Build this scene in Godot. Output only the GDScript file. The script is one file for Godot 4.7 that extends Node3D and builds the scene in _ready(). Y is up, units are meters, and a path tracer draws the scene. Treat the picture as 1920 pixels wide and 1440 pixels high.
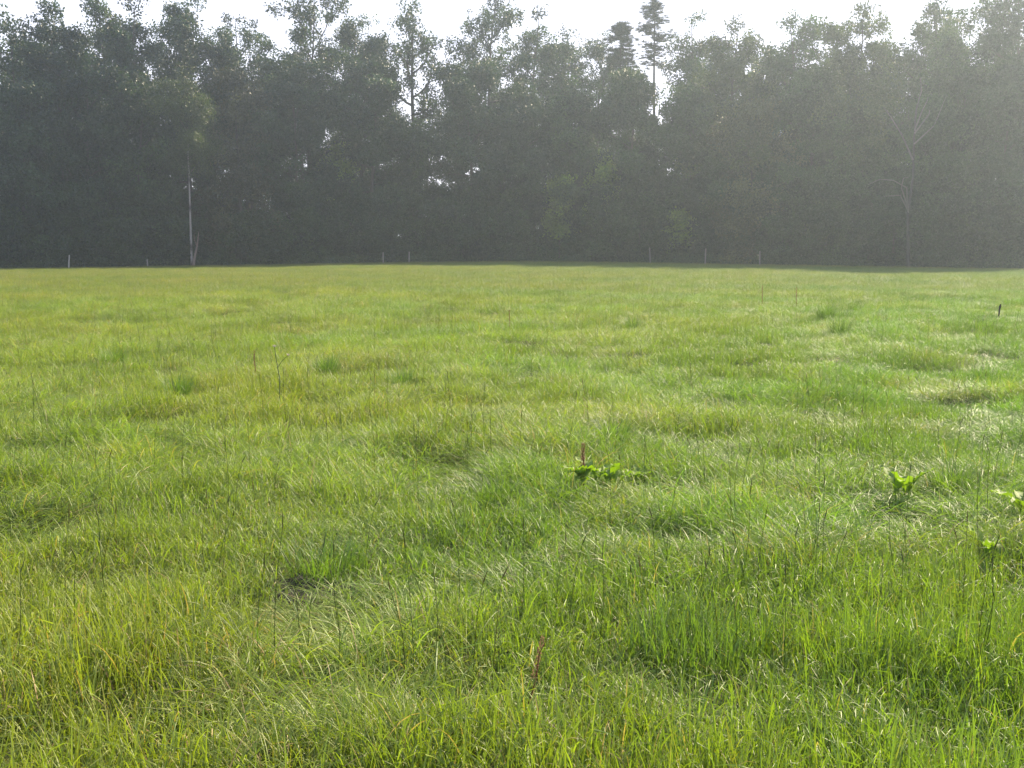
extends Node3D
# A meadow in morning backlight with a belt of trees behind it.

const EYE := 1.5                 # camera height
const FOCAL := 2059.0            # focal length in pixels of the 1920 x 1440 photograph
const PITCH := -7.2
var rng := RandomNumberGenerator.new()
var cam: Camera3D
var taken := {}
var n_low := FastNoiseLite.new()
var n_hum := FastNoiseLite.new()
var n_lodge := FastNoiseLite.new()
var n_tone := FastNoiseLite.new()
var n_flow := FastNoiseLite.new()
var n_high := FastNoiseLite.new()
var leaf_mat: StandardMaterial3D
var needle_mat: StandardMaterial3D
var bark_mat: StandardMaterial3D
var birch_mat: StandardMaterial3D
var dead_mat: StandardMaterial3D
var post_mat: StandardMaterial3D
var blade_mat: StandardMaterial3D
var dock_mat: StandardMaterial3D
var rust_mat: StandardMaterial3D
var leaf_meshes: Array = []
var needle_mesh: ArrayMesh
var birch_leaf_mesh: ArrayMesh


# ---------------------------------------------------------------- naming helpers
func numbered(called: String) -> String:
	if not taken.has(called):
		taken[called] = 0
		return called
	taken[called] += 1
	return "%s_%03d" % [called, taken[called]]


func tag(o: Node3D, label := "", category := "", group := "", kind := "") -> void:
	if label: o.set_meta("label", label)
	if category: o.set_meta("category", category)
	if group: o.set_meta("group", group)
	if kind: o.set_meta("kind", kind)


func thing(called: String, label: String, category: String, at: Vector3, group := "") -> Node3D:
	var o := Node3D.new()
	o.name = numbered(called)
	add_child(o)
	o.position = at
	tag(o, label, category, group)
	return o


func part(called: String, mesh: Mesh, m: Material, parent: Node) -> MeshInstance3D:
	var o := MeshInstance3D.new()
	o.name = called if parent != self else numbered(called)
	o.mesh = mesh
	o.material_override = m
	parent.add_child(o, true)
	return o


func scatter(called: String, mesh: Mesh, m: Material, places: Array, tints: Array, parent: Node) -> MultiMeshInstance3D:
	var mm := MultiMesh.new()
	mm.transform_format = MultiMesh.TRANSFORM_3D
	mm.use_colors = true
	mm.mesh = mesh
	mm.instance_count = places.size()
	for i in places.size():
		mm.set_instance_transform(i, places[i])
		mm.set_instance_color(i, tints[i])
	var o := MultiMeshInstance3D.new()
	o.name = called
	o.multimesh = mm
	o.material_override = m
	parent.add_child(o, true)
	o.set_meta("kind", "stuff")
	return o


# ---------------------------------------------------------------- the lie of the land
func edge_z(x: float) -> float:      # distance of the wood's edge, x metres to the right
	return 90.0 - pow(absf(x - 1.0) / 34.0, 2.0) * (13.0 if x < 0 else 16.0)


func ground(x: float, z: float) -> float:
	var d := -z
	var far := smoothstep(30.0, 85.0, d)
	var h := lerpf(0.0, -0.2, far) + far * 0.28 * exp(-pow(x / 20.0, 2.0))
	h += n_low.get_noise_2d(x, z) * 0.14 * (1.0 - far * 0.8)
	if d < 45.0:
		h += n_hum.get_noise_2d(x, z) * (0.06 + 0.16 * maxf(0.0, n_tone.get_noise_2d(x * 1.7 + 70.0, z * 1.7) + 0.12)) * (1.0 - smoothstep(30.0, 45.0, d))
	return h


func ray(px: float, py: float) -> Vector3:    # direction of a pixel of the photograph
	var v := Vector3((px - 960.0) / FOCAL, -(py - 720.0) / FOCAL, -1.0)
	return v.rotated(Vector3.RIGHT, deg_to_rad(PITCH))


func spot(px: float, py: float) -> Vector3:   # where that pixel meets the ground
	var r := ray(px, py)
	var t := 1.0
	for i in 400:
		var p := Vector3(0, EYE, 0) + r * t
		if p.y <= ground(p.x, p.z):
			return Vector3(p.x, ground(p.x, p.z), p.z)
		t *= 1.015
	return Vector3(r.x, 0, r.z) * 80.0


func at_depth(px: float, py: float, depth: float) -> Vector3:
	var r := ray(px, py)
	return Vector3(0, EYE, 0) + r * (depth / -r.z)


# ---------------------------------------------------------------- shapes
class Shape:
	var v := PackedVector3Array()
	var n := PackedVector3Array()
	var c := PackedColorArray()
	var uv := PackedVector2Array()
	var ix := PackedInt32Array()

	func tri(a: int, b: int, d: int) -> void:
		var face := (v[d] - v[a]).cross(v[b] - v[a])
		if n.size() == v.size() and face.dot(n[a] + n[b] + n[d]) < 0.0:
			ix.append_array(PackedInt32Array([a, d, b]))
		else:
			ix.append_array(PackedInt32Array([a, b, d]))

	func add(p: Vector3, nn: Vector3, col: Color, u := Vector2.ZERO) -> int:
		v.append(p); n.append(nn); c.append(col); uv.append(u)
		return v.size() - 1

	func done(flat := false) -> ArrayMesh:
		var a := []
		a.resize(Mesh.ARRAY_MAX)
		a[Mesh.ARRAY_VERTEX] = v
		if not flat:
			a[Mesh.ARRAY_NORMAL] = n
		a[Mesh.ARRAY_COLOR] = c
		a[Mesh.ARRAY_TEX_UV] = uv
		a[Mesh.ARRAY_INDEX] = ix
		var m := ArrayMesh.new()
		m.add_surface_from_arrays(Mesh.PRIMITIVE_TRIANGLES, a)
		return m

	# a tapered tube along points
	func tube(pts: Array, radii: Array, sides: int, cols: Array, cap := true) -> void:
		var up := Vector3.RIGHT
		var first := v.size()
		for i in pts.size():
			var t: Vector3 = (pts[mini(i + 1, pts.size() - 1)] - pts[maxi(i - 1, 0)]).normalized()
			up = (up - t * up.dot(t))
			if up.length() < 0.01:
				up = t.cross(Vector3(0.3, 0.2, 0.9))
			up = up.normalized()
			var w := t.cross(up)
			for k in sides:
				var ang := TAU * k / sides
				var d := up * cos(ang) + w * sin(ang)
				add(pts[i] + d * radii[i], d, cols[i % cols.size()], Vector2(float(k) / sides, i))
		for i in pts.size() - 1:
			for k in sides:
				var a := first + i * sides + k
				var b := first + i * sides + (k + 1) % sides
				tri(a, b, a + sides)
				tri(b, b + sides, a + sides)
		if cap:
			var top: Vector3 = pts[-1]
			var e := add(top + (pts[-1] - pts[-2]).normalized() * radii[-1] * 0.5, (pts[-1] - pts[-2]).normalized(), cols[(pts.size() - 1) % cols.size()])
			var l := first + (pts.size() - 1) * sides
			for k in sides:
				tri(l + k, l + (k + 1) % sides, e)

	# a grass blade: a ribbon that bends over; returns nothing
	func blade(root: Vector3, heading: float, tilt: float, bend: float, length: float, width: float, segs: int, col: Color, kink := -1.0, kink_by := 0.0, twist := 0.0) -> void:
		var out := Vector3(cos(heading), 0, sin(heading))
		var side0 := Vector3(-sin(heading), 0, cos(heading))
		var p := root
		var a := tilt
		var first := v.size()
		for i in segs + 1:
			var f := float(i) / segs
			var t := out * sin(a) + Vector3.UP * cos(a)
			var s := side0.rotated(t.normalized(), twist * f)
			var w := width * (0.75 + 0.5 * f) if f < 0.4 else width * (0.95 - pow((f - 0.4) / 0.6, 1.6) * 0.95)
			var nn := s.cross(t).normalized()
			if i == segs:
				add(p, nn, col)
			else:
				add(p - s * w * 0.5, (nn - s * 0.35).normalized(), col)
				add(p + s * w * 0.5, (nn + s * 0.35).normalized(), col)
			p += t * length / segs
			a += bend / segs * (0.4 + 1.2 * f)
			if kink > 0.0 and f <= kink and f + 1.0 / segs > kink:
				a += kink_by
		for i in segs - 1:
			var k := first + i * 2
			tri(k, k + 1, k + 2)
			tri(k + 1, k + 3, k + 2)
		tri(first + (segs - 1) * 2, first + (segs - 1) * 2 + 1, first + segs * 2)


func mat(c: Color, rough := 0.8, spec := 0.5) -> StandardMaterial3D:
	var m := StandardMaterial3D.new()
	m.albedo_color = c.linear_to_srgb()
	m.roughness = rough
	m.metallic_specular = spec
	return m


func tinted(rough: float, spec: float, back: Color) -> StandardMaterial3D:
	var m := mat(Color.WHITE, rough, spec)
	m.vertex_color_use_as_albedo = true
	m.cull_mode = BaseMaterial3D.CULL_DISABLED
	if back.a > 0.0:
		m.backlight_enabled = true
		m.backlight = back
	return m


func noise_texture(seed_: int, freq: float, a: Color, b: Color, octaves := 4) -> NoiseTexture2D:
	var n := FastNoiseLite.new()
	n.seed = seed_
	n.frequency = freq
	n.fractal_octaves = octaves
	var g := Gradient.new()
	g.set_color(0, a.linear_to_srgb())
	g.set_color(1, b.linear_to_srgb())
	var t := NoiseTexture2D.new()
	t.width = 512
	t.height = 512
	t.seamless = true
	t.noise = n
	t.color_ramp = g
	return t


# ---------------------------------------------------------------- grass
# Vertex colours tell the blades of a clump apart; the copy's colour is the base they are taken from.
func blade_tone() -> Color:
	var r := rng.randf()
	var k := rng.randf_range(0.8, 1.2)
	if r < 0.03:
		return Color(0.95, 0.78, 0.62) * rng.randf_range(0.7, 1.05)        # straw
	if r < 0.10:
		return Color(0.56 * k, 0.64 * k, 0.18 * k)                         # yellowing
	if r < 0.3:
		return Color(0.36 * k, 0.56 * k, 0.17 * k)                         # deep green
	return Color(0.45 * k, 0.64 * k, 0.16 * k)


func clump_upright(radius: float, count: int, high: float, segs: int) -> ArrayMesh:
	var s := Shape.new()
	for i in count:
		var a := rng.randf() * TAU
		var r := radius * sqrt(rng.randf())
		var l := high * rng.randf_range(0.4, 1.15)
		var kink := -1.0
		var by := 0.0
		if rng.randf() < 0.42:
			kink = rng.randf_range(0.4, 0.8)
			by = rng.randf_range(0.8, 1.9)
		s.blade(Vector3(cos(a) * r, -0.02, sin(a) * r), rng.randf() * TAU, absf(rng.randfn(0.1, 0.32)), rng.randf_range(0.2, 2.4), l, rng.randf_range(0.0026, 0.0060), segs, blade_tone(), kink, by, rng.randfn(0.0, 0.8))
	return s.done()


func clump_lodged(radius: float, count: int, length: float, segs: int) -> ArrayMesh:
	var s := Shape.new()
	var swirl := rng.randfn(0.0, 0.5)
	for i in count:
		var a := rng.randf() * TAU
		var r := radius * sqrt(rng.randf())
		s.blade(Vector3(cos(a) * r, -0.02 + rng.randf() * 0.06, sin(a) * r), rng.randfn(swirl, 1.7), rng.randf_range(0.3, 1.1), rng.randf_range(0.6, 1.7), length * rng.randf_range(0.5, 1.2), rng.randf_range(0.0023, 0.0048), segs, blade_tone(), -1.0, 0.0, rng.randfn(0.0, 1.0))
	for i in count / 3:
		var a := rng.randf() * TAU
		var r := radius * sqrt(rng.randf())
		s.blade(Vector3(cos(a) * r, -0.02, sin(a) * r), rng.randf() * TAU, rng.randf_range(0.0, 0.5), rng.randf_range(0.2, 1.6), length * rng.randf_range(0.4, 0.8), rng.randf_range(0.0026, 0.005), segs, blade_tone())
	return s.done()


func culm(high: float) -> ArrayMesh:      # a flowering stem with its spike
	var s := Shape.new()
	var lean := rng.randf_range(-0.1, 0.1)
	var pts := []
	var rad := []
	for i in 6:
		var f := i / 5.0
		pts.append(Vector3(lean * f * f * high, f * high, 0.02 * sin(f * 3.0)))
		rad.append(lerpf(0.0017, 0.0010, f))
	s.tube(pts, rad, 3, [Color(0.34, 0.42, 0.16)])
	var base: Vector3 = pts[-1]
	var spike := []
	var sr := []
	for i in 5:
		var f := i / 4.0
		spike.append(base + Vector3(lean * 0.3 * f, f * 0.12 * high, 0.0))
		sr.append(0.0024 * (1.0 - f * f * 0.8) * (0.6 if i == 0 else 1.0))
	s.tube(spike, sr, 4, [Color(0.45, 0.40, 0.25), Color(0.36, 0.34, 0.2)])
	if rng.randf() < 0.7:
		s.blade(pts[2], rng.randf() * TAU, 0.5, 1.2, high * 0.3, 0.004, 5, Color(0.42, 0.6, 0.16))
	return s.done()


func meadow_tint(x: float, z: float) -> Color:
	var d := -z
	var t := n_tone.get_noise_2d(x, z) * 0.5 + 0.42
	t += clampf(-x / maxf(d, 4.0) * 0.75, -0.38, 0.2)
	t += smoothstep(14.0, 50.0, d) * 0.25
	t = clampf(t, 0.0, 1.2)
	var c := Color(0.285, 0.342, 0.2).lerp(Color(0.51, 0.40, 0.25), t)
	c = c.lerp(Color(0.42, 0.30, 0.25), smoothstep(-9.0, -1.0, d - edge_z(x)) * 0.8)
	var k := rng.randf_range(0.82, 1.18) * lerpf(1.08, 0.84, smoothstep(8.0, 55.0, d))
	return Color(c.r * k, c.g * k, c.b * k)


func build_meadow() -> void:
	var root := thing("meadow_grass", "long green and yellowing meadow grass covering the whole field", "grass", Vector3.ZERO)
	root.set_meta("kind", "stuff")
	var up := []
	var lod := []
	var farm := []
	for i in 8: up.append(clump_upright(0.15, 100, 0.19, 6))
	for i in 8: lod.append(clump_lodged(0.16, 90, 0.22, 6))
	for i in 4: farm.append(clump_upright(0.3, 150, 0.21, 4))
	for i in 3: farm.append(clump_lodged(0.32, 160, 0.22, 4))
	var up_p := []; var up_c := []
	var lo_p := []; var lo_c := []
	var fa_p := []; var fa_c := []
	for i in 8:
		up_p.append([]); up_c.append([]); lo_p.append([]); lo_c.append([])
	for i in 7:
		fa_p.append([]); fa_c.append([])
	var zones := [[0.9, 12.0, 0.13], [12.0, 34.0, 0.19], [34.0, 94.0, 0.34]]
	for zi in 3:
		var zn: Array = zones[zi]
		var cell: float = zn[2]
		var d: float = zn[0]
		while d < zn[1]:
			var wide := d * 0.49 + 3.2
			var x := -wide
			while x < wide:
				var p := Vector3(x + rng.randf_range(-0.6, 0.6) * cell, 0, -(d + rng.randf_range(-0.6, 0.6) * cell))
				x += cell
				if -p.z > edge_z(p.x) + 0.8:
					continue
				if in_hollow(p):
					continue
				p.y = ground(p.x, p.z)
				var lodge := n_lodge.get_noise_2d(p.x, p.z) + 0.3 * smoothstep(3.8, 6.0, d) - 0.1 + rng.randfn(0.0, 0.07)
				var hs := 0.85 + n_high.get_noise_2d(p.x, p.z) * 0.95
				hs += (1.0 - smoothstep(3.2, 5.2, d)) * 0.14 + (1.0 - smoothstep(4.0, 6.5, d)) * smoothstep(-0.3, 2.0, p.x) * 0.26
				hs = maxf(hs, 0.42) * rng.randf_range(0.75, 1.25)
				for q in low_spots:
					hs *= lerpf(0.32, 1.0, smoothstep(q[1] * 0.6, q[1], Vector2(p.x - q[0].x, p.z - q[0].z).length()))
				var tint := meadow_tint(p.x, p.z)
				var turn := rng.randf() * TAU
				if zi == 2:
					var k := rng.randi() % 4 if lodge < 0.1 else 4 + rng.randi() % 3
					var f := n_flow.get_noise_2d(p.x, p.z) * PI * 3.0 + rng.randfn(0, 1.0) if k >= 4 else turn
					fa_p[k].append(Transform3D(Basis(Vector3.UP, f).scaled(Vector3(1, clampf(hs, 0.6, 1.2), 1)), p))
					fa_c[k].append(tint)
				elif lodge > 0.1:
					var k := rng.randi() % 8
					var f := n_flow.get_noise_2d(p.x, p.z) * PI * 1.6 + 0.5
					var pale := 1.0 + clampf(lodge - 0.1, 0.0, 0.4) * 0.5
					lo_p[k].append(Transform3D(Basis(Vector3.UP, f + rng.randfn(0, 0.9)).scaled(Vector3(1, clampf(hs, 0.5, 1.3), 1) * lerpf(0.85, 1.2, rng.randf())), p))
					var thatch := smoothstep(0.16, 0.34, n_lodge.get_noise_2d(p.x * 1.9 + 200.0, p.z * 1.9))
					tint = tint.lerp(Color(0.6, 0.44, 0.34), thatch * rng.randf() * 0.75)
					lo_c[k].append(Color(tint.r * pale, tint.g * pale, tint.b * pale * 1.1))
				else:
					var k := rng.randi() % 8
					var b := Basis(Vector3.UP, turn).scaled(Vector3(1.0, hs, 1.0))
					up_p[k].append(Transform3D(b, p))
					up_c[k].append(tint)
			d += cell
	for i in 8:
		scatter("upright_blades", up[i], blade_mat, up_p[i], up_c[i], root)
		scatter("lodged_blades", lod[i], blade_mat, lo_p[i], lo_c[i], root)
	for i in 7:
		scatter("distant_blades", farm[i], blade_mat, fa_p[i], fa_c[i], root)
	# flowering stems
	var st := thing("grass_stems", "thin dark flowering grass stems standing above the meadow grass", "grass", Vector3.ZERO)
	st.set_meta("kind", "stuff")
	for k in 6:
		var m := culm(rng.randf_range(0.32, 0.5))
		var ps := []
		var cs := []
		for i in 480:
			var d := 3.4 + pow(rng.randf(), 1.3) * 45.0
			var x := rng.randf_range(-1.0, 1.0) * (d * 0.49 + 2.5)
			if n_tone.get_noise_2d(x * 2.0 + 40.0, d * 2.0) + 0.15 + 0.2 * x / d < rng.randf_range(-0.3, 0.5):
				continue
			var b := Basis(Vector3.UP, rng.randf() * TAU) * Basis(Vector3.RIGHT, rng.randfn(0.0, 0.12))
			ps.append(Transform3D(b.scaled(Vector3(1, rng.randf_range(0.75, 1.1), 1)), Vector3(x, ground(x, -d), -d)))
			cs.append(Color(0.34, 0.3, 0.17) if rng.randf() < 0.25 else Color(0.2, 0.26, 0.12))
		scatter("stem_and_spike", m, blade_mat, ps, cs, st)


var low_spots := []        # [centre, radius]: shorter grass
var hollows := []          # [centre, half width, half depth]
func in_hollow(p: Vector3) -> bool:
	for h in hollows:
		if pow((p.x - h[0].x) / h[1], 2.0) + pow((p.z - h[0].z) / h[2], 2.0) < 1.0 + rng.randfn(0.0, 0.12):
			return true
	return false


# ---------------------------------------------------------------- trees
func leaf_cluster(radius: float, count: int, long: float, wide: float) -> ArrayMesh:
	var s := Shape.new()
	for i in count:
		var dir := Vector3(rng.randfn(), rng.randfn() * 0.75, rng.randfn()).normalized()
		var p := dir * radius * pow(rng.randf(), 0.45)
		var ax := (dir + Vector3(rng.randfn(), rng.randfn() - 0.5, rng.randfn()) * 0.7).normalized()
		var sd := ax.cross(Vector3(rng.randfn(), rng.randfn(), rng.randfn()) + Vector3.UP * 0.6).normalized()
		var l := long * rng.randf_range(0.7, 1.25)
		var w := wide * rng.randf_range(0.7, 1.25)
		var nn := ax.cross(sd)
		var k := rng.randf_range(0.65, 1.0)
		var col := Color(k * rng.randf_range(0.8, 1.0), k, k * rng.randf_range(0.7, 1.0))
		var a := s.add(p, nn, col)
		var b := s.add(p + ax * l * 0.5 + sd * w * 0.5 - nn * w * 0.15, nn, col)
		var c := s.add(p + ax * l, nn, col)
		var d := s.add(p + ax * l * 0.5 - sd * w * 0.5 - nn * w * 0.15, nn, col)
		s.tri(a, b, c)
		s.tri(a, c, d)
	return s.done(true)


func needle_cluster() -> ArrayMesh:
	var s := Shape.new()
	for i in 44:
		var dir := Vector3(rng.randfn(), absf(rng.randfn()) * 0.5 + 0.1, rng.randfn()).normalized()
		var p := dir * 0.1 * rng.randf()
		var sd := dir.cross(Vector3(rng.randfn(), rng.randfn(), rng.randfn())).normalized()
		var l := rng.randf_range(0.25, 0.5)
		var k := rng.randf_range(0.7, 1.0)
		var a := s.add(p - sd * 0.022, Vector3.UP, Color(k, k, k))
		var b := s.add(p + sd * 0.022, Vector3.UP, Color(k, k, k))
		var c := s.add(p + dir * l, Vector3.UP, Color(k, k, k))
		s.tri(a, b, c)
	return s.done(true)


func limb(s: Shape, from: Vector3, dir: Vector3, length: float, r0: float, r1: float, lift: float, steps: int, cols: Array, wig := 0.12) -> Array:
	var pts := [from]
	var rad := [r0]
	var d := dir.normalized()
	for i in steps:
		d = (d + Vector3(rng.randfn(), rng.randfn(), rng.randfn()) * wig + Vector3.UP * lift / steps).normalized()
		pts.append(pts[-1] + d * length / steps)
		rad.append(lerpf(r0, r1, float(i + 1) / steps))
	s.tube(pts, rad, 5 if r0 < 0.08 else 7, cols)
	return pts


# opts: low (crown starts at this share of the height), dens, blob, wide, lean, tint, kind, bark, forks, droop
func tree(called: String, label: String, category: String, group: String, base: Vector3, high: float, half: float, o: Dictionary) -> Node3D:
	var root := thing(called, label, category, base, group)
	var low: float = o.get("low", 0.15)
	var dens: float = o.get("dens", 1.0)
	var blob: float = o.get("blob", 1.1)
	var tint: Color = o.get("tint", Color(0.06, 0.085, 0.03))
	var kind: String = o.get("kind", "leaf")
	var n_limb: int = o.get("limbs", 18)
	var up_by: float = o.get("lift", 0.45)
	var s := Shape.new()
	var cols := [Color(0.11, 0.095, 0.08)] if kind != "birch" else []
	var r0 := clampf(high * 0.0125, 0.05, 0.3) * float(o.get("stout", 1.0))
	var pts := []
	var rad := []
	var lean: Vector3 = o.get("lean", Vector3(rng.randfn() * 0.02, 0, rng.randfn() * 0.02))
	var steps := 34 if kind == "birch" else 11
	var ph := rng.randf() * TAU
	for i in steps + 1:
		var f := float(i) / steps
		var w := 0.018 * high * f * (1.0 if kind == "leaf" else 0.3)
		pts.append(Vector3(sin(f * 5.0 + ph) * w, f * high * 0.94 - 0.15, cos(f * 4.0 + ph * 2.0) * w) + lean * f * f * high)
		rad.append(r0 * (1.25 if i == 0 else 1.0) * lerpf(1.0, 0.1, pow(f, 0.9)))
		if kind == "birch":
			cols.append(Color(0.44, 0.41, 0.385) if rng.randf() < 0.55 else Color(0.14, 0.12, 0.11))
	s.tube(pts, rad, 9, cols)
	var trunk_at := func(f: float) -> Vector3:
		var q: float = clampf(f / 0.94, 0.0, 1.0) * steps
		var i: int = mini(int(q), steps - 1)
		return pts[i].lerp(pts[i + 1], q - i)
	var places := []
	var tints := []
	var bc := [Color(0.10, 0.085, 0.075)]
	var blobs := []
	if kind == "pine":
		var f := low
		while f < 1.0:
			var whorl := 4
			for k in whorl:
				var az := rng.randf() * TAU
				var prof := pow(clampf((1.0 - f) / (1.0 - low), 0.0, 1.0), 0.75) * 0.85 + 0.12
				if f < low + 0.12: prof *= rng.randf_range(0.3, 1.0)
				var l := half * prof * rng.randf_range(0.6, 1.15)
				var dir := Vector3(cos(az), rng.randf_range(-0.3, 0.2), sin(az))
				var lp := limb(s, trunk_at.call(f), dir, l, 0.05, 0.015, 0.25, 4, bc, 0.1)
				var nt := int(maxf(3.0, l * 7.0 * dens))
				for j in nt:
					var g := rng.randf_range(0.25, 1.05)
					var q := g * 4.0
					var i := mini(int(q), 3)
					var p: Vector3 = lp[i].lerp(lp[i + 1], q - i) + Vector3(rng.randfn() * 0.25, rng.randfn() * 0.2 - 0.03, rng.randfn() * 0.25)
					places.append(Transform3D(Basis(Vector3.UP, rng.randf() * TAU).scaled(Vector3.ONE * rng.randf_range(0.5, 1.0)), p))
			f += float(o.get("gap", 0.045)) * rng.randf_range(0.7, 1.4)
		for j in 14:
			places.append(Transform3D(Basis(Vector3.UP, rng.randf() * TAU), trunk_at.call(0.93) + Vector3(rng.randfn() * 0.12, rng.randf() * 0.06 * high * 0.6, rng.randfn() * 0.12)))
	else:
		for k in n_limb:
			var f := low + (0.93 - low) * pow((k + 0.5) / n_limb, 0.9)
			var u := (f - low) / (1.0 - low)
			var prof := sqrt(maxf(0.0, 1.0 - pow((u - 0.42) / 0.68, 2.0))) * 0.9 + 0.1
			var az := k * 2.4 + rng.randfn() * 0.5 + ph
			var l := half * prof * rng.randf_range(0.65, 1.1)
			var el := lerpf(0.05, 0.9, u * u) + rng.randfn() * 0.15
			var dir := Vector3(cos(az) * cos(el), sin(el), sin(az) * cos(el))
			var start: Vector3 = trunk_at.call(f - 0.04 - 0.05 * u)
			var rr := r0 * lerpf(0.42, 0.16, u)
			var lp := limb(s, start, dir, l, rr, rr * 0.35, up_by, 6, bc if kind != "birch" else [Color(0.2, 0.16, 0.13)], 0.16)
			blobs.append([lp[6], blob * rng.randf_range(0.75, 1.25)])
			if l > 1.6:
				blobs.append([lp[4], blob * rng.randf_range(0.55, 1.0)])
			if l > 3.0:
				blobs.append([lp[2], blob * rng.randf_range(0.4, 0.8)])
			for j in 3:
				var from: Vector3 = lp[2 + j]
				var dv := (dir + Vector3(rng.randfn(), rng.randfn() * 0.6 + 0.3, rng.randfn()) * 0.8).normalized()
				var tw := limb(s, from, dv, l * rng.randf_range(0.3, 0.55), rr * 0.4, rr * 0.14, up_by, 4, bc, 0.2)
				blobs.append([tw[4], blob * rng.randf_range(0.5, 1.05)])
		blobs.append([trunk_at.call(0.95) + Vector3.UP * 0.02 * high, blob * 0.9])
		for b in blobs:
			var r: float = b[1]
			var cnt := int(r * r * 12.0 * dens * rng.randf_range(0.6, 1.4)) + 3
			var tone := rng.randf_range(0.5, 1.45)
			for j in cnt:
				var dv := Vector3(rng.randfn(), rng.randfn(), rng.randfn()).normalized() * pow(rng.randf(), 0.42) * r
				dv.y *= 0.72
				var p: Vector3 = b[0] + dv
				if p.y < 0.25: continue
				if p.y > high: p.y = high - rng.randf() * 0.8
				places.append(Transform3D(Basis.from_euler(Vector3(rng.randf() * TAU, rng.randf() * TAU, rng.randf() * TAU)).scaled(Vector3.ONE * rng.randf_range(0.75, 1.3)), p))
				var k := tone * rng.randf_range(0.8, 1.2)
				tints.append(Color(tint.r * k, tint.g * k, tint.b * k))
	while tints.size() < places.size():
		var k := rng.randf_range(0.75, 1.25)
		tints.append(Color(tint.r * k, tint.g * k, tint.b * k))
	part("trunk", s.done(), birch_mat if kind == "birch" else bark_mat, root)
	var lm: ArrayMesh = needle_mesh if kind == "pine" else birch_leaf_mesh if kind == "birch" else leaf_meshes[rng.randi() % leaf_meshes.size()]
	scatter("crown", lm, needle_mat if kind == "pine" else leaf_mat, places, tints, root)
	return root


# a tree given by where the photograph shows its top and how wide it is there
func seen_tree(called: String, label: String, px: float, top: float, half_px: float, behind: float, o: Dictionary, category := "tree", group := "trees of the belt behind the meadow") -> Node3D:
	var z := 90.0
	for i in 4:
		z = edge_z((px - 960.0) / FOCAL * z) + behind
	var tip := at_depth(px, top, z)
	var base := Vector3(tip.x, ground(tip.x, -z), -z)
	return tree(called, label, category, group, base, tip.y - base.y, half_px / FOCAL * z, o)


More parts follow.
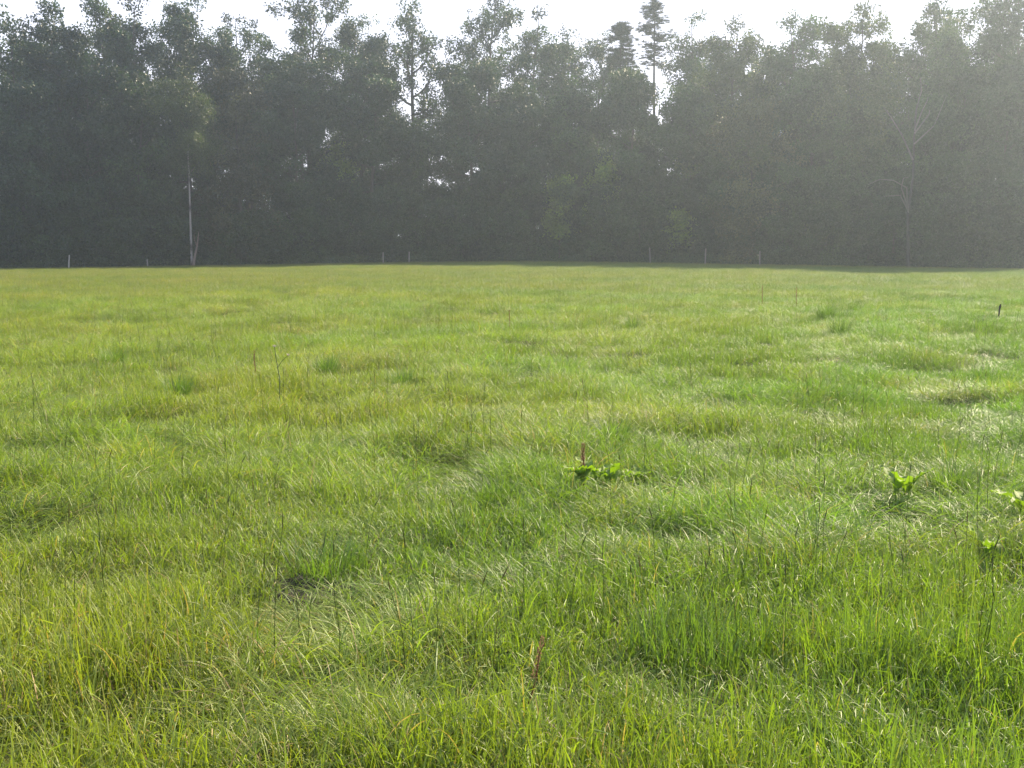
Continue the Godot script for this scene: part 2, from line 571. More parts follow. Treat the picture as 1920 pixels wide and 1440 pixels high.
func _ready() -> void:
	rng.seed = 20260721
	# ---- camera, sky, sun, exposure
	cam = Camera3D.new()
	cam.name = "camera"
	cam.fov = rad_to_deg(2.0 * atan(720.0 / FOCAL))
	cam.near = 0.05
	cam.far = 3000.0
	cam.position = Vector3(0, EYE, 0)
	cam.rotation_degrees = Vector3(PITCH, 0, 0)
	add_child(cam)
	var env := Environment.new()
	var sky_m := ProceduralSkyMaterial.new()
	sky_m.sky_top_color = Color(0.26, 0.34, 0.50).linear_to_srgb()
	sky_m.sky_horizon_color = Color(0.66, 0.64, 0.69).linear_to_srgb()
	sky_m.sky_curve = 0.22
	sky_m.ground_bottom_color = Color(0.05, 0.07, 0.03).linear_to_srgb()
	sky_m.ground_horizon_color = Color(0.25, 0.26, 0.22).linear_to_srgb()
	sky_m.sun_angle_max = 40.0
	sky_m.sun_curve = 0.12
	var sky := Sky.new()
	sky.sky_material = sky_m
	env.background_mode = Environment.BG_SKY
	env.sky = sky
	env.tonemap_mode = Environment.TONE_MAPPER_LINEAR
	env.tonemap_exposure = 2.8
	env.volumetric_fog_enabled = true
	env.volumetric_fog_density = 0.00106
	env.volumetric_fog_albedo = Color(0.88, 0.945, 1.0)
	env.volumetric_fog_anisotropy = 0.66
	env.volumetric_fog_length = 200.0
	env.sdfgi_enabled = true
	env.ssao_enabled = true
	env.ssil_enabled = true
	var we := WorldEnvironment.new()
	we.name = "world_environment"
	we.environment = env
	add_child(we)
	var sun := DirectionalLight3D.new()
	sun.name = "sun"
	sun.light_color = Color(1.0, 0.93, 0.80)
	sun.light_energy = 1.6
	sun.light_angular_distance = 0.6
	sun.shadow_enabled = true
	sun.directional_shadow_max_distance = 200.0
	add_child(sun)
	var az := deg_to_rad(37.0)      # to the right of straight ahead
	var el := deg_to_rad(35.0)
	var to_sun := Vector3(sin(az) * cos(el), sin(el), -cos(az) * cos(el))
	sun.look_at_from_position(to_sun * 100.0, Vector3.ZERO)

	# ---- noises and materials
	for a in [[n_low, 3, 0.06], [n_hum, 5, 0.7], [n_lodge, 7, 0.33], [n_tone, 11, 0.16], [n_flow, 13, 0.2], [n_high, 17, 0.8]]:
		a[0].seed = a[1]
		a[0].frequency = a[2]
		a[0].fractal_octaves = 3
	blade_mat = tinted(0.46, 0.45, Color(0.95, 1.0, 0.55))
	leaf_mat = tinted(0.5, 0.5, Color(0.75, 0.8, 0.3))
	needle_mat = tinted(0.6, 0.4, Color(0, 0, 0, 0))
	dock_mat = tinted(0.6, 0.35, Color(0.9, 1.0, 0.35))
	rust_mat = tinted(0.85, 0.3, Color(0.4, 0.35, 0.3))
	bark_mat = tinted(0.9, 0.3, Color(0, 0, 0, 0))
	bark_mat.albedo_texture = noise_texture(21, 0.03, Color(0.45, 0.45, 0.45), Color(1, 1, 1))
	bark_mat.uv1_triplanar = true
	bark_mat.uv1_scale = Vector3(1.6, 0.5, 1.6)
	birch_mat = tinted(0.75, 0.4, Color(0, 0, 0, 0))
	birch_mat.albedo_texture = noise_texture(22, 0.03, Color(0.35, 0.33, 0.32), Color(1, 1, 1))
	birch_mat.uv1_triplanar = true
	birch_mat.uv1_scale = Vector3(0.5, 1.8, 0.5)
	dead_mat = bark_mat.duplicate()
	post_mat = tinted(0.85, 0.3, Color(0, 0, 0, 0))
	post_mat.albedo_texture = noise_texture(23, 0.05, Color(0.55, 0.53, 0.5), Color(1, 1, 1))
	post_mat.uv1_triplanar = true
	post_mat.uv1_scale = Vector3(3, 0.6, 3)
	for i in 5:
		leaf_meshes.append(leaf_cluster(0.36, 28, 0.19, 0.13))
	birch_leaf_mesh = leaf_cluster(0.5, 42, 0.12, 0.09)
	needle_mesh = needle_cluster()

	build_ground()
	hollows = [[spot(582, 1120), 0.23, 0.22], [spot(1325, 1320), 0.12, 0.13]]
	low_spots = [[spot(582, 1185), 0.5], [spot(1100, 930), 0.34], [spot(1170, 930), 0.34], [spot(1696, 955), 0.28], [spot(1915, 1000), 0.3], [spot(985, 1350), 0.22], [spot(1300, 1390), 0.2]]
	build_wood()
	build_posts()
	build_plants()
	build_meadow()


func lines(near: float, fine: float, far: float) -> Array:
	var a := [0.0]
	var step := fine
	while a[-1] < far:
		if a[-1] > near:
			step *= 1.22
		a.append(a[-1] + step)
	return a


func build_ground() -> void:
	var s := Shape.new()
	var half := lines(16.0, 0.3, 700.0)
	var xs := []
	for i in range(half.size() - 1, 0, -1): xs.append(-half[i])
	xs.append_array(half)
	var zs := []
	var front := lines(40.0, 0.3, 900.0)
	var back := lines(2.0, 0.5, 300.0)
	for i in range(back.size() - 1, 0, -1): zs.append(back[i])
	for f in front: zs.append(-f)
	for z in zs:
		for x in xs:
			var e := 0.3
			var nn := Vector3(ground(x - e, z) - ground(x + e, z), 2.0 * e, ground(x, z - e) - ground(x, z + e)).normalized()
			s.add(Vector3(x, ground(x, z), z), nn, Color.WHITE, Vector2(x, z))
	var w := xs.size()
	for j in zs.size() - 1:
		for i in w - 1:
			var a := j * w + i
			s.tri(a, a + 1, a + w)
			s.tri(a + 1, a + w + 1, a + w)
	var m := mat(Color.WHITE, 0.95, 0.2)
	m.albedo_texture = noise_texture(31, 0.02, Color(0.05, 0.06, 0.02), Color(0.12, 0.12, 0.045), 5)
	m.uv1_triplanar = true
	m.uv1_world_triplanar = true
	m.uv1_scale = Vector3(0.8, 0.8, 0.8)
	var g := part("ground", s.done(), m, self)
	tag(g, "meadow soil and thatch under the grass", "ground", "", "structure")


func build_wood() -> void:
	var dark := Color(0.03, 0.056, 0.017)
	var mid := Color(0.047, 0.078, 0.02)
	var olive := Color(0.074, 0.094, 0.022)
	var sunlit_lime := Color(0.19, 0.25, 0.035)  # sunlight put into the leaf colour of the saplings
	# the skyline, from left to right
	var sky_trees := [
		["broadleaf_tree", "loose-crowned tree cut by the left edge of the photo, tallest there", 12, 35, 62, 9.0, {"dens": 0.55, "low": 0.2, "tint": mid}],
		["broadleaf_tree", "dense pointed tree beside the leftmost loose crown, second on the skyline", 98, 22, 62, 6.0, {"dens": 1.3, "low": 0.12, "tint": dark}],
		["broadleaf_tree", "tall gappy tree reaching the top edge left of the twin spires", 190, -12, 62, 11.0, {"dens": 0.6, "low": 0.3, "tint": mid, "blob": 1.1}],
		["broadleaf_tree", "narrow tree with a small spire just left of the dense round crown", 248, 12, 42, 7.0, {"dens": 1.1, "low": 0.15, "tint": dark}],
		["broadleaf_tree", "dense dark tree whose rounded crown stands above the white birch trunk", 345, 8, 80, 8.0, {"dens": 1.4, "low": 0.12, "tint": dark, "limbs": 20}],
		["broadleaf_tree", "tree with lacy gaps of sky right of the dense crown over the birch", 452, 30, 66, 12.0, {"dens": 0.6, "low": 0.35, "tint": mid, "blob": 1.1}],
		["broadleaf_tree", "large broad tree with sky showing through its lacy upper crown, left of centre", 575, -6, 100, 9.0, {"dens": 0.72, "low": 0.25, "tint": mid, "limbs": 20}],
		["broadleaf_tree", "lower tree in the dip of the skyline left of the forked oak", 668, 42, 60, 8.0, {"dens": 0.9, "low": 0.15, "tint": dark}],
		["broadleaf_tree", "tall lacy tree with thin foliage just right of the forked oak", 915, -10, 84, 11.0, {"dens": 0.5, "low": 0.4, "tint": mid, "blob": 1.0, "limbs": 18}],
		["broadleaf_tree", "slim open tree standing alone on the skyline right of the lacy tall tree", 1000, 30, 46, 10.0, {"dens": 0.55, "low": 0.35, "tint": mid, "blob": 0.95}],
		["broadleaf_tree", "sparse low tree with big sky gaps left of the two conifers", 1066, 60, 52, 12.0, {"dens": 0.45, "low": 0.4, "tint": mid, "blob": 0.95}],
		["broadleaf_tree", "hazy tree with a ragged tip just right of the slender pine", 1302, 34, 48, 8.0, {"dens": 0.7, "low": 0.2, "tint": mid}],
		["broadleaf_tree", "broad hazy tree with a smooth domed crown right of the pines", 1378, 52, 76, 5.0, {"dens": 1.3, "low": 0.1, "tint": olive, "limbs": 20}],
		["broadleaf_tree", "hazy tree with two small tufts on top right of the domed crown", 1495, 40, 70, 7.0, {"dens": 0.95, "low": 0.15, "tint": mid}],
		["broadleaf_tree", "dense hazy tree with a high rounded top left of the round open tree", 1612, 18, 78, 5.0, {"dens": 1.35, "low": 0.1, "tint": olive, "limbs": 20}],
		["broadleaf_tree", "round open-crowned tree with its stem seen against the sky on the right", 1745, 2, 62, 10.0, {"dens": 0.55, "low": 0.52, "tint": mid, "blob": 0.95, "limbs": 18}],
		["broadleaf_tree", "pale hazy tree in the dip beside the right-hand corner tree", 1818, 46, 50, 5.0, {"dens": 1.2, "low": 0.1, "tint": mid}],
		["broadleaf_tree", "very tall tree in the right corner of the photo rising out of the frame", 1905, -40, 80, 8.0, {"dens": 1.1, "low": 0.12, "tint": dark, "limbs": 20}],
	]
	for t in sky_trees:
		t[6]["dens"] *= 0.76
		seen_tree(t[0], t[1], t[2], t[3] - 24.0, t[4] * 1.2, t[5], t[6])
	# the forked oak: bare dark limbs against the sky
	seen_tree("oak_tree", "oak with bare dark forking limbs against the sky, left of centre", 782, -8, 88, 9.0, {"dens": 0.36, "low": 0.42, "tint": mid, "blob": 0.9, "limbs": 15, "lift": 0.9, "stout": 1.3})
	seen_tree("pine_tree", "slender pine with tiered branches and a bare stem, tallest right of centre", 1234, -16, 50, 12.0, {"kind": "pine", "low": 0.74, "tint": Color(0.045, 0.065, 0.032), "gap": 0.015, "dens": 0.75})
	seen_tree("pine_tree", "bushy pine with a blunt top just left of the slender pine", 1160, 22, 50, 10.0, {"kind": "pine", "low": 0.7, "tint": Color(0.05, 0.07, 0.032), "gap": 0.014, "dens": 1.0})
	# the birch with the white trunk
	seen_tree("birch_tree", "birch with a thin white trunk standing at the wood's edge on the left", 346, 118, 56, -0.3, {"kind": "birch", "low": 0.5, "tint": olive, "dens": 0.7, "blob": 1.0, "stout": 0.52, "lean": Vector3(0, 0, 0)})
	var lean_at := Vector3((361.0 - 960.0) / FOCAL * 81.5, 0, 0)
	lean_at.y = ground(lean_at.x, -edge_z(lean_at.x))
	var ls := Shape.new()
	ls.tube([Vector3(0, -0.1, 0), Vector3(0.1, 0.6, 0), Vector3(0.32, 1.6, -0.1), Vector3(0.44, 2.6, -0.2)], [0.1, 0.085, 0.06, 0.02], 7, [Color(0.26, 0.19, 0.16), Color(0.3, 0.24, 0.2)])
	ls.tube([Vector3(0.3, 1.5, -0.1), Vector3(0.2, 2.0, 0.1), Vector3(0.22, 2.5, 0.2)], [0.03, 0.02, 0.008], 5, [Color(0.26, 0.19, 0.16)])
	var stub := thing("leaning_stem", "short reddish leaning stem right beside the white birch trunk", "tree stem", Vector3(lean_at.x, lean_at.y, -(edge_z(lean_at.x) - 1.0)))
	part("stem", ls.done(), bark_mat, stub)

	# the middle row, which fills the belt below the skyline
	var middle := [
		["dark bushy tree low at the left edge, under the loose crown", 30, 190, 85, dark, 0.9],
		["dark tree left of the birch, its crown level with the birch's top", 150, 130, 84, dark, 0.95],
		["leafy tree with small sky gaps between the birch and the left edge", 252, 170, 72, mid, 0.7],
		["dark tree just right of the birch with brownish leaves", 440, 165, 80, Color(0.085, 0.08, 0.04), 1.0],
		["broad dark tree under the large lacy crown left of centre", 548, 140, 86, dark, 1.3],
		["dark domed tree in front of the forked oak's left side", 690, 110, 84, dark, 1.3],
		["tree with thin low foliage right below the oak's fork", 775, 225, 56, mid, 0.75],
		["large dark rounded tree at the centre, right of the oak's fork", 885, 118, 96, dark, 1.5],
		["dark tree at the centre, below the slim open tree", 985, 150, 76, dark, 1.35],
		["greyish tree below the sparse tree left of the pines", 1075, 175, 66, mid, 1.1],
		["wide hazy tree filling the belt below the two pines", 1190, 130, 92, mid, 1.4],
		["hazy tree below the ragged tip right of the pines", 1300, 165, 80, mid, 1.2],
		["hazy tree with warm brownish patches below the domed crown", 1415, 230, 84, Color(0.10, 0.10, 0.04), 1.2],
		["hazy grey-green tree below the twin-tufted crown", 1530, 150, 82, mid, 1.35],
		["hazy tree directly left of the bare pale limbs", 1625, 190, 76, mid, 1.3],
		["hazy tree directly right of the bare pale limbs", 1785, 140, 80, mid, 1.3],
		["dark green tree low at the right edge, under the corner tree", 1895, 130, 88, dark, 1.4],
	]
	for t in middle:
		seen_tree("understory_tree", t[0], t[1], t[2] - (30.0 if t[2] > 120 and (t[1] < 600 or t[1] > 1350) else 0.0), t[3], 2.8 + rng.randf() * 1.5, {"dens": t[5] * (0.7 if t[1] < 720 else 0.92), "low": 0.06, "tint": t[4], "limbs": 20, "blob": 1.3})
	# saplings added in a lime tint that paints sunlit leaves within the belt
	seen_tree("sapling", "bright yellow-green sapling painted as sunlit leaves, in a gap below the pines", 1140, 285, 26, 1.6, {"dens": 0.7, "low": 0.3, "tint": sunlit_lime, "blob": 0.8})
	seen_tree("sapling", "bright yellow-green sapling painted as sunlit leaves, in a gap right of the belt's centre", 1050, 325, 26, 1.6, {"dens": 0.7, "low": 0.3, "tint": sunlit_lime, "blob": 0.8})
	seen_tree("sapling", "small bright sapling painted as sunlit leaves above the fence posts right of centre", 1268, 395, 26, 1.8, {"dens": 1.3, "low": 0.35, "tint": sunlit_lime, "blob": 0.6, "limbs": 12})
	seen_tree("sapling", "yellowish sapling painted as sunlit leaves in the gaps beside the lacy tree left of centre", 625, 270, 34, 6.0, {"dens": 0.9, "low": 0.3, "tint": sunlit_lime, "blob": 0.8})

	# trees of the back rows and beyond the frame
	for i in 33:
		var px := -160.0 + i * 68.0 + rng.randf_range(-24, 24)
		if (px > 730.0 and px < 850.0) or (px > 1195.0 and px < 1270.0):
			continue
		var inside := px > -60.0 and px < 1980.0
		var dn := 0.27 if px < 1100.0 else 0.36
		seen_tree("belt_tree", "tree standing deep in the belt, mostly hidden behind the front crowns" if inside else "tree of the belt just beyond the side of the picture", px, (46.0 if inside else 30.0) + (26.0 if px > 1000.0 else 0.0) + rng.randf_range(-34, 40), 74 + rng.randf_range(-8, 16), 15.0 + rng.randf() * 8.0, {"dens": dn if inside else 1.0, "blob": 1.05, "limbs": 20, "low": 0.22 if inside else 0.1, "tint": mid.lerp(dark, rng.randf())}, "tree", "hidden trees at the back of the belt" if inside else "trees beyond the sides")
	for i in 17:
		var px := 20.0 + i * 118.0 + rng.randf_range(-30, 30)
		seen_tree("belt_tree", "low tree at the far side of the belt, seen only through gaps between nearer stems", px, 165.0 + rng.randf_range(-30, 60), 92.0, 25.0 + rng.randf() * 4.0, {"dens": 0.2 if px < 680.0 else 0.42, "low": 0.06, "tint": mid, "blob": 1.4, "limbs": 20}, "tree", "low trees at the far side of the belt")
	# shrubs at the foot of the wood
	var marks := [[129, "the brightest fence post"], [280, "the short post stub"], [349, "the white birch trunk"], [545, "the large lacy tree left of centre"], [744, "the pair of thin posts"], [900, "the tall lacy tree"], [1045, "the yellow-green sapling at the centre"], [1218, "the leftmost of three hazy posts"], [1320, "the pale-headed post"], [1422, "the rightmost of three hazy posts"], [1600, "the high-rounded hazy tree"], [1705, "the bare pale limbs"]]
	var counts := {}
	for i in 38:
		var px := -60.0 + i * 55.0 + rng.randf_range(-18, 18)
		var top := 350.0 + rng.randf_range(-45, 50) + (35.0 if px < 600.0 else 0.0)
		var said := "shrub of the belt's foot beyond the side of the picture"
		if px > 5.0 and px < 1915.0:
			var best: Array = marks[0]
			for q in marks:
				if absf(q[0] - px) < absf(best[0] - px): best = q
			var side := "left" if px < best[0] else "right"
			var key := "%s %s" % [side, best[0]]
			counts[key] = counts.get(key, 0) + 1
			said = "dark shrub at the wood's foot %s %s of %s" % ["just" if counts[key] == 1 else "further" if counts[key] == 2 else "third" if counts[key] == 3 else "outermost", side, best[1]]
		seen_tree("shrub", said, px, top, 44 + rng.randf_range(-8, 12), (1.2 if absf(px - 352.0) > 60.0 else 3.0) + rng.randf() * 2.4, {"dens": 2.0, "low": 0.02, "tint": dark.lerp(mid, rng.randf()), "limbs": 13, "blob": 0.95}, "shrub", "shrubs at the foot of the belt")
	# nettles and brambles along the edge, one uncountable mass
	var us := thing("undergrowth", "low dark undergrowth of nettles and brambles along the wood's edge", "undergrowth", Vector3.ZERO)
	us.set_meta("kind", "stuff")
	var ps := []
	var cs := []
	for i in 5200:
		var x := rng.randf_range(-52.0, 52.0)
		var dz := pow(rng.randf(), 1.6) * 9.0 - 1.2 * maxf(0.0, n_tone.get_noise_2d(x * 2.5, 90.0) + 0.25)
		var z := -(edge_z(x) + 0.5 + dz)
		var hh := (0.5 + maxf(dz, -0.4) * 0.28 + 0.35 * n_tone.get_noise_2d(x * 5.0, 3.0)) * (1.0 - smoothstep(5.0, 9.0, dz) * 0.4)
		ps.append(Transform3D(Basis.from_euler(Vector3(rng.randf() * TAU, rng.randf() * TAU, 0)).scaled(Vector3.ONE * rng.randf_range(0.6, 1.1)), Vector3(x, ground(x, z) + rng.randf() * maxf(hh, 0.3), z)))
		var k := rng.randf_range(0.8, 1.2)
		cs.append(Color(0.06 * k, 0.09 * k, 0.03 * k))
	scatter("leaves", leaf_meshes[0], leaf_mat, ps, cs, us)
	build_dead_tree()


func build_dead_tree() -> void:
	var z := edge_z(28.0) - 1.6
	var foot := at_depth(1705, 470, z)
	foot.y = ground(foot.x, -z)
	var root := thing("dead_tree", "dead tree with bare pale limbs among the hazy crowns on the right", "tree", foot)
	var pale := [Color(0.21, 0.2, 0.18), Color(0.16, 0.15, 0.135)]
	var at := func(px: float, py: float, dz: float) -> Vector3:
		return at_depth(px, py, z + dz) - foot
	var s := Shape.new()
	s.tube([Vector3(0, -0.2, 0), at.call(1702, 400, 0.0), at.call(1712, 330, 0.1), at.call(1714, 260, 0.2), at.call(1718, 205, 0.1), at.call(1728, 170, -0.1), at.call(1726, 146, -0.2)], [0.12, 0.09, 0.07, 0.06, 0.05, 0.04, 0.02], 7, [Color(0.085, 0.08, 0.07), Color(0.085, 0.08, 0.07), Color(0.09, 0.085, 0.075), Color(0.1, 0.09, 0.08), Color(0.14, 0.13, 0.12), Color(0.18, 0.17, 0.15), Color(0.18, 0.17, 0.15)])
	part("trunk", s.done(), dead_mat, root)
	var limbs := [
		[[1712, 300, 0.0], [1692, 255, -0.4], [1672, 222, -0.9], [1656, 200, -1.2]],
		[[1715, 245, 0.0], [1728, 210, -0.5], [1738, 190, -0.8], [1741, 182, -0.9]],
		[[1715, 250, 0.0], [1742, 214, 0.4], [1744, 200, 0.6]],
		[[1703, 390, 0.0], [1690, 352, -0.8], [1694, 334, -1.0], [1704, 332, -1.2]],
		[[1703, 400, 0.0], [1700, 352, -0.9], [1675, 338, -1.2], [1650, 336, -1.5], [1628, 346, -1.7]],
		[[1703, 395, 0.0], [1688, 366, -0.6], [1658, 368, -0.9]],
		[[1714, 270, 0.0], [1752, 235, -0.4], [1775, 178, -0.9]],
	]
	for l in limbs:
		var ls := Shape.new()
		var pts := []
		var rad := []
		for i in l.size():
			pts.append(at.call(l[i][0], l[i][1], l[i][2]))
			rad.append(lerpf(0.06, 0.016, float(i) / (l.size() - 1)))
		ls.tube(pts, rad, 6, pale)
		part("limb", ls.done(), dead_mat, root)


func build_posts() -> void:
	# [pixel column, foot, top, lean, brightness, label]
	var posts := [
		[129, 498, 478, 0.10, 0.45, "pale fence post at the wood's edge far left, the brightest of the posts"],
		[280, 496, 486, -0.03, 0.34, "short grey fence post stub left of the white birch trunk"],
		[720, 489, 473, 0.0, 0.3, "thin grey fence post left of centre, left one of a close pair"],
		[768, 489, 472, 0.03, 0.32, "thin grey fence post left of centre, right one of a close pair"],
		[1218, 496, 464, -0.06, 0.25, "tall thin fence post right of centre, leftmost of three in the haze"],
		[1320, 497, 466, 0.02, 0.28, "tall fence post with a pale head, middle one of three in the haze"],
		[1422, 498, 471, -0.02, 0.25, "tall grey fence post in the haze, rightmost of three"],
	]
	for p in posts:
		var x := 0.0
		var z := 88.0
		for i in 4:
			x = (p[0] - 960.0) / FOCAL * z
			z = edge_z(x) - 1.3
		var foot := Vector3(x, ground(x, -z), -z)
		var high: float = at_depth(p[0], p[2], z).y - foot.y
		var s := Shape.new()
		var k: float = p[4]
		var c := Color(k, k * 0.95, k * 0.88)
		var r := 0.05 if p[0] < 300 else 0.048
		s.tube([Vector3(0, -0.3, 0), Vector3(p[3] * 0.5 * high, high * 0.5, 0), Vector3(p[3] * high, high - 0.03, 0), Vector3(p[3] * high, high, 0)], [r, r * 0.97, r * 0.92, r * 0.6], 9, [c])
		var o := part("fence_post", s.done(), post_mat, self)
		o.position = foot
		tag(o, p[5], "fence post", "old fence posts along the wood's edge")


# ---------------------------------------------------------------- plants in the meadow
func dock_leaf(long: float, wide: float, arch: float) -> ArrayMesh:
	var s := Shape.new()
	var rows := 9
	var p := Vector3.ZERO
	var a := 0.35
	var k := rng.randf_range(0.85, 1.15)
	var col := Color(0.22 * k, 0.305 * k, 0.055)
	var wave := rng.randf() * TAU
	for i in rows + 1:
		var f := float(i) / rows
		var t := Vector3(sin(a), cos(a), 0)
		var nn := Vector3(-cos(a), sin(a), 0)
		var w := 0.006 if f < 0.18 else wide * 0.5 * pow(sin(PI * clampf((f - 0.16) / 0.85, 0.0, 1.0)), 0.7)
		for j in 5:
			var g := (j - 2) / 2.0
			var q := p + Vector3(0, 0, g * w) + nn * (absf(g) * w * 0.35 + sin(f * 19.0 + wave + g) * 0.01 * absf(g))
			s.add(q, (nn - Vector3(0, 0, g * 0.4)).normalized(), Color(0.22, 0.3, 0.10) if j == 2 else col)
		p += t * long / rows
		a += arch / rows
	for i in rows:
		for j in 4:
			var b := i * 5 + j
			s.tri(b, b + 1, b + 5)
			s.tri(b + 1, b + 6, b + 5)
	return s.done()


func tuft_mesh(count: int, high: float, radius: float, spread := 1.0, tone := 1.0) -> ArrayMesh:
	var s := Shape.new()
	for i in count:
		var a := rng.randf() * TAU
		var r := radius * sqrt(rng.randf()) * 0.5
		s.blade(Vector3(cos(a) * r, -0.02, sin(a) * r), a + rng.randfn(0, 0.6 + (1.0 - spread) * 3.0), rng.randf_range(0.05, 0.5) * spread, rng.randf_range(0.2, 1.6) * spread, high * rng.randf_range(0.55, 1.1), rng.randf_range(0.003, 0.006), 6, Color(0.09, 0.145, 0.032) * tone * rng.randf_range(0.7, 1.35))
	return s.done()


func seed_stalk(high: float, thick: float) -> Array:      # [stem, seed head]
	var st := Shape.new()
	st.tube([Vector3(0, -0.03, 0), Vector3(0.01, high * 0.4, 0), Vector3(0.0, high * 0.8, 0.01), Vector3(0.015, high, 0.0)], [thick * 0.35, thick * 0.3, thick * 0.22, thick * 0.1], 6, [Color(0.16, 0.07, 0.035)])
	var sd := Shape.new()
	for i in 420:
		var f := pow(rng.randf(), 0.8)
		var a := rng.randf() * TAU
		var r := thick * rng.randf_range(0.3, 1.0) * (1.0 - f * 0.6)
		var p := Vector3(cos(a) * r, high * (0.42 + 0.6 * f), sin(a) * r)
		var d := Vector3(cos(a), rng.randf_range(-0.4, 0.8), sin(a)).normalized()
		var side := d.cross(Vector3.UP).normalized()
		var k := rng.randf_range(0.7, 1.3)
		var c := Color(0.17 * k, 0.085 * k, 0.045 * k)
		var l := thick * rng.randf_range(0.35, 0.7)
		var nn := side.cross(d)
		var i0 := sd.add(p, nn, c)
		var i1 := sd.add(p + d * l * 0.5 + side * l * 0.4, nn, c)
		var i2 := sd.add(p + d * l, nn, c)
		var i3 := sd.add(p + d * l * 0.5 - side * l * 0.4, nn, c)
		sd.tri(i0, i1, i2)
		sd.tri(i0, i2, i3)
	return [st.done(), sd.done(true)]


func dock(label: String, px: float, py: float, leaves: int, long: float, stalk := 0.0, lift := 0.05) -> void:
	var root := thing("dock_plant", label, "plant", spot(px, py), "dock plants in the grass")
	for i in leaves:
		var o := part("leaf", dock_leaf(long * rng.randf_range(0.75, 1.15), long * rng.randf_range(0.28, 0.38), rng.randf_range(0.7, 1.5)), dock_mat, root)
		o.rotation.y = TAU * i / leaves + rng.randfn(0, 0.3)
		o.position = Vector3(rng.randfn(0, 0.03), lift * rng.randf_range(0.6, 1.2), rng.randfn(0, 0.03))
	if stalk > 0.0:
		var m := seed_stalk(stalk, 0.016)
		part("stem", m[0], rust_mat, root)
		part("seed_head", m[1], rust_mat, root).set_meta("kind", "stuff")


func stalk(label: String, px: float, py: float, high: float, thick: float, lean := Vector3.ZERO) -> void:
	var root := thing("dock_stalk", label, "seed stalk", spot(px, py), "rusty dock seed stalks")
	var m := seed_stalk(high, thick)
	part("stem", m[0], rust_mat, root)
	part("seed_head", m[1], rust_mat, root).set_meta("kind", "stuff")
	root.rotation = lean


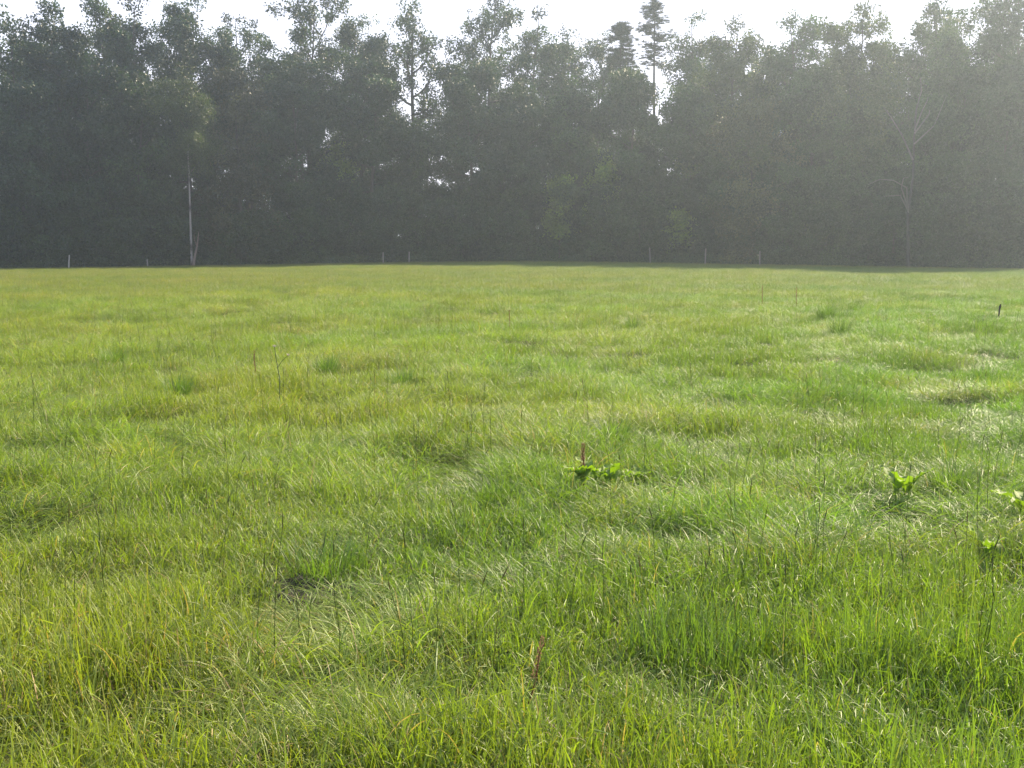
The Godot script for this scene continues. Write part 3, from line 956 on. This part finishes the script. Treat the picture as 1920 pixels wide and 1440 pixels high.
func build_plants() -> void:
	dock("bright green dock plant with a rusty seed stalk, left in the patch right of centre", 1092, 922, 11, 0.17, 0.28)
	dock("bright green dock plant in the middle of the leafy patch right of centre", 1140, 924, 10, 0.165)
	dock("smaller dock plant at the right end of the leafy patch right of centre", 1192, 920, 8, 0.145)
	dock("bright green dock plant standing alone in the grass toward the right", 1696, 950, 9, 0.175, 0.0, 0.08)
	dock("bright dock plant cut by the right edge of the photo", 1924, 992, 8, 0.2, 0.0, 0.06)
	dock("low dock leaves half hidden in the tall grass on the right", 1858, 1068, 5, 0.15, 0.0, 0.06)
	stalk("thick dead brown seed stalk leaning in the tall grass near the bottom centre", 985, 1335, 0.25, 0.009, Vector3(0, 0, -0.22))
	stalk("rusty seed stalk in the distance, the left one of a pair right of centre", 1428, 582, 0.55, 0.02)
	stalk("rusty seed stalk in the distance, the right one of a pair right of centre", 1492, 584, 0.55, 0.018)
	stalk("small rusty seed stalk in the distance at the centre of the meadow", 955, 622, 0.36, 0.016)
	stalk("rusty seed stalk left of centre behind the thistle", 478, 716, 0.34, 0.014)
	# a dark dried stake-like stalk far on the right
	var d := Shape.new()
	d.tube([Vector3(0, -0.05, 0), Vector3(0.01, 0.2, 0), Vector3(0.02, 0.26, 0), Vector3(0.03, 0.31, 0)], [0.014, 0.018, 0.022, 0.008], 7, [Color(0.03, 0.025, 0.022)])
	var dk := part("dark_stake", d.done(), rust_mat, self)
	dk.position = spot(1872, 600)
	tag(dk, "short dark stake sticking out of the grass far on the right", "stake")
	# thistle with pale heads
	var root := thing("thistle", "thistle with pale tufted flower heads standing in the grass on the left", "plant", spot(524, 770))
	var s := Shape.new()
	s.tube([Vector3(0, -0.03, 0), Vector3(0.01, 0.3, 0), Vector3(-0.02, 0.5, 0), Vector3(-0.03, 0.6, 0)], [0.005, 0.0045, 0.004, 0.003], 5, [Color(0.09, 0.12, 0.05)])
	s.tube([Vector3(-0.01, 0.4, 0), Vector3(0.05, 0.48, 0.02), Vector3(0.1, 0.52, 0.02)], [0.0035, 0.003, 0.0025], 5, [Color(0.09, 0.12, 0.05)])
	part("stem", s.done(), rust_mat, root)
	for at in [Vector3(-0.03, 0.6, 0), Vector3(0.1, 0.52, 0.02)]:
		var hs := Shape.new()
		for i in 60:
			var dir := Vector3(rng.randfn(), absf(rng.randfn()) + 0.4, rng.randfn()).normalized()
			var sd := dir.cross(Vector3.RIGHT + Vector3.UP * 0.1).normalized()
			var c := Color(0.5, 0.42, 0.45) * rng.randf_range(0.7, 1.2)
			var a := hs.add(at - sd * 0.002, dir, c)
			var b := hs.add(at + sd * 0.002, dir, c)
			var e := hs.add(at + dir * 0.026, dir, c)
			hs.tri(a, b, e)
		part("flower_head", hs.done(true), rust_mat, root).set_meta("kind", "stuff")
	# near-black disc that paints the shade inside the grass hollow
	var shade_discs := [
		[hollows[0], "dark disc painted as the shade of the grass hollow at the lower left, under arching blades"],
	]
	for q in shade_discs:
		var hs := Shape.new()
		var rings := 5
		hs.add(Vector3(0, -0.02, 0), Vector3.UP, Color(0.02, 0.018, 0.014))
		for i in rings:
			var f := float(i + 1) / rings
			for k in 20:
				var a := TAU * k / 20
				var w := f * (1.12 + 0.12 * sin(a * 3.0) + rng.randf_range(-0.05, 0.05))
				var p := Vector3(cos(a) * w * q[0][1], 0, sin(a) * w * q[0][2])
				p.y = ground(q[0][0].x + p.x, q[0][0].z + p.z) - q[0][0].y + (0.012 if i < rings - 1 else -0.03) + rng.randf_range(0.0, 0.018)
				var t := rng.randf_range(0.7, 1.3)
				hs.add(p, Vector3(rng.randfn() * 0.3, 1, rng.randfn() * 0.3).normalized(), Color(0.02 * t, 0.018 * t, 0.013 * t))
		for k in 20:
			hs.tri(0, 1 + k, 1 + (k + 1) % 20)
			for i in rings - 1:
				var a0 := 1 + i * 20 + k
				var b0 := 1 + i * 20 + (k + 1) % 20
				hs.tri(a0, b0, a0 + 20)
				hs.tri(b0, b0 + 20, a0 + 20)
		var so := part("hollow_shade", hs.done(), rust_mat, self)
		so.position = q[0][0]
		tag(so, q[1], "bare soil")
	var arch := Shape.new()
	for i in 110:
		var p := Vector3(rng.randf_range(-0.28, 0.28), -0.02, rng.randf_range(-0.2, 0.05))
		arch.blade(p, (PI if rng.randf() < 0.5 else 0.0) + rng.randfn(0.0, 0.5), rng.randf_range(0.1, 0.7), rng.randf_range(1.0, 2.2), rng.randf_range(0.11, 0.24), rng.randf_range(0.003, 0.0055), 7, Color(0.13, 0.185, 0.045) * rng.randf_range(0.7, 1.4))
	var ar := part("arching_grass", arch.done(), blade_mat, self)
	ar.position = spot(580, 1150)
	tag(ar, "sparse long grass blades arching across the dark hollow at the lower left", "grass tuft")
	# darker tussocks that stand out from the sward
	var tufts := [
		[1548, 606, 0.46, 0.3, 520, "dark round grass tussock far out in the meadow on the right"],
		[1572, 634, 0.40, 0.3, 420, "flatter dark tussock just in front of the far dark tussock"],
		[930, 965, 0.26, 0.16, 420, "dark green tussock in the grass just left of the bright dock patch"],
		[1272, 905, 0.25, 0.14, 360, "small dark round tussock just right of the bright dock patch"],
		[612, 708, 0.34, 0.26, 420, "dark tussock in the mid meadow left of centre, right of the thistle"],
		[332, 752, 0.34, 0.24, 420, "dark sprawling tussock in the mid meadow on the left"],
		[214, 690, 0.34, 0.26, 380, "dark tussock in the mid meadow far on the left"],
		[752, 735, 0.32, 0.24, 360, "dark tussock in the mid meadow just left of centre"],
		[1780, 942, 0.28, 0.18, 380, "dark tussock on the right, just right of the lone dock"],
		[1150, 850, 0.3, 0.18, 380, "arching tussock directly behind the bright dock patch"],
		[1312, 1255, 0.26, 0.5, 430, "tall dark clump of grass near the bottom, right of centre"],
		[612, 1084, 0.22, 0.34, 420, "dark grass overhanging the shaded hollow at the lower left"],
		[1185, 622, 0.4, 0.22, 260, "small dark tussock in the far meadow right of centre"],
	]
	for t in tufts:
		var o := part("grass_tussock", tuft_mesh(int(t[4] * (1.0 if t[0] == 1312 else 0.75)), t[2] * rng.randf_range(0.9, 1.1), t[3], 0.65 if t[0] == 1312 else 1.0, 1.3), blade_mat, self)
		o.position = spot(t[0], t[1])
		tag(o, t[5], "grass tussock", "dark tussocks in the meadow")
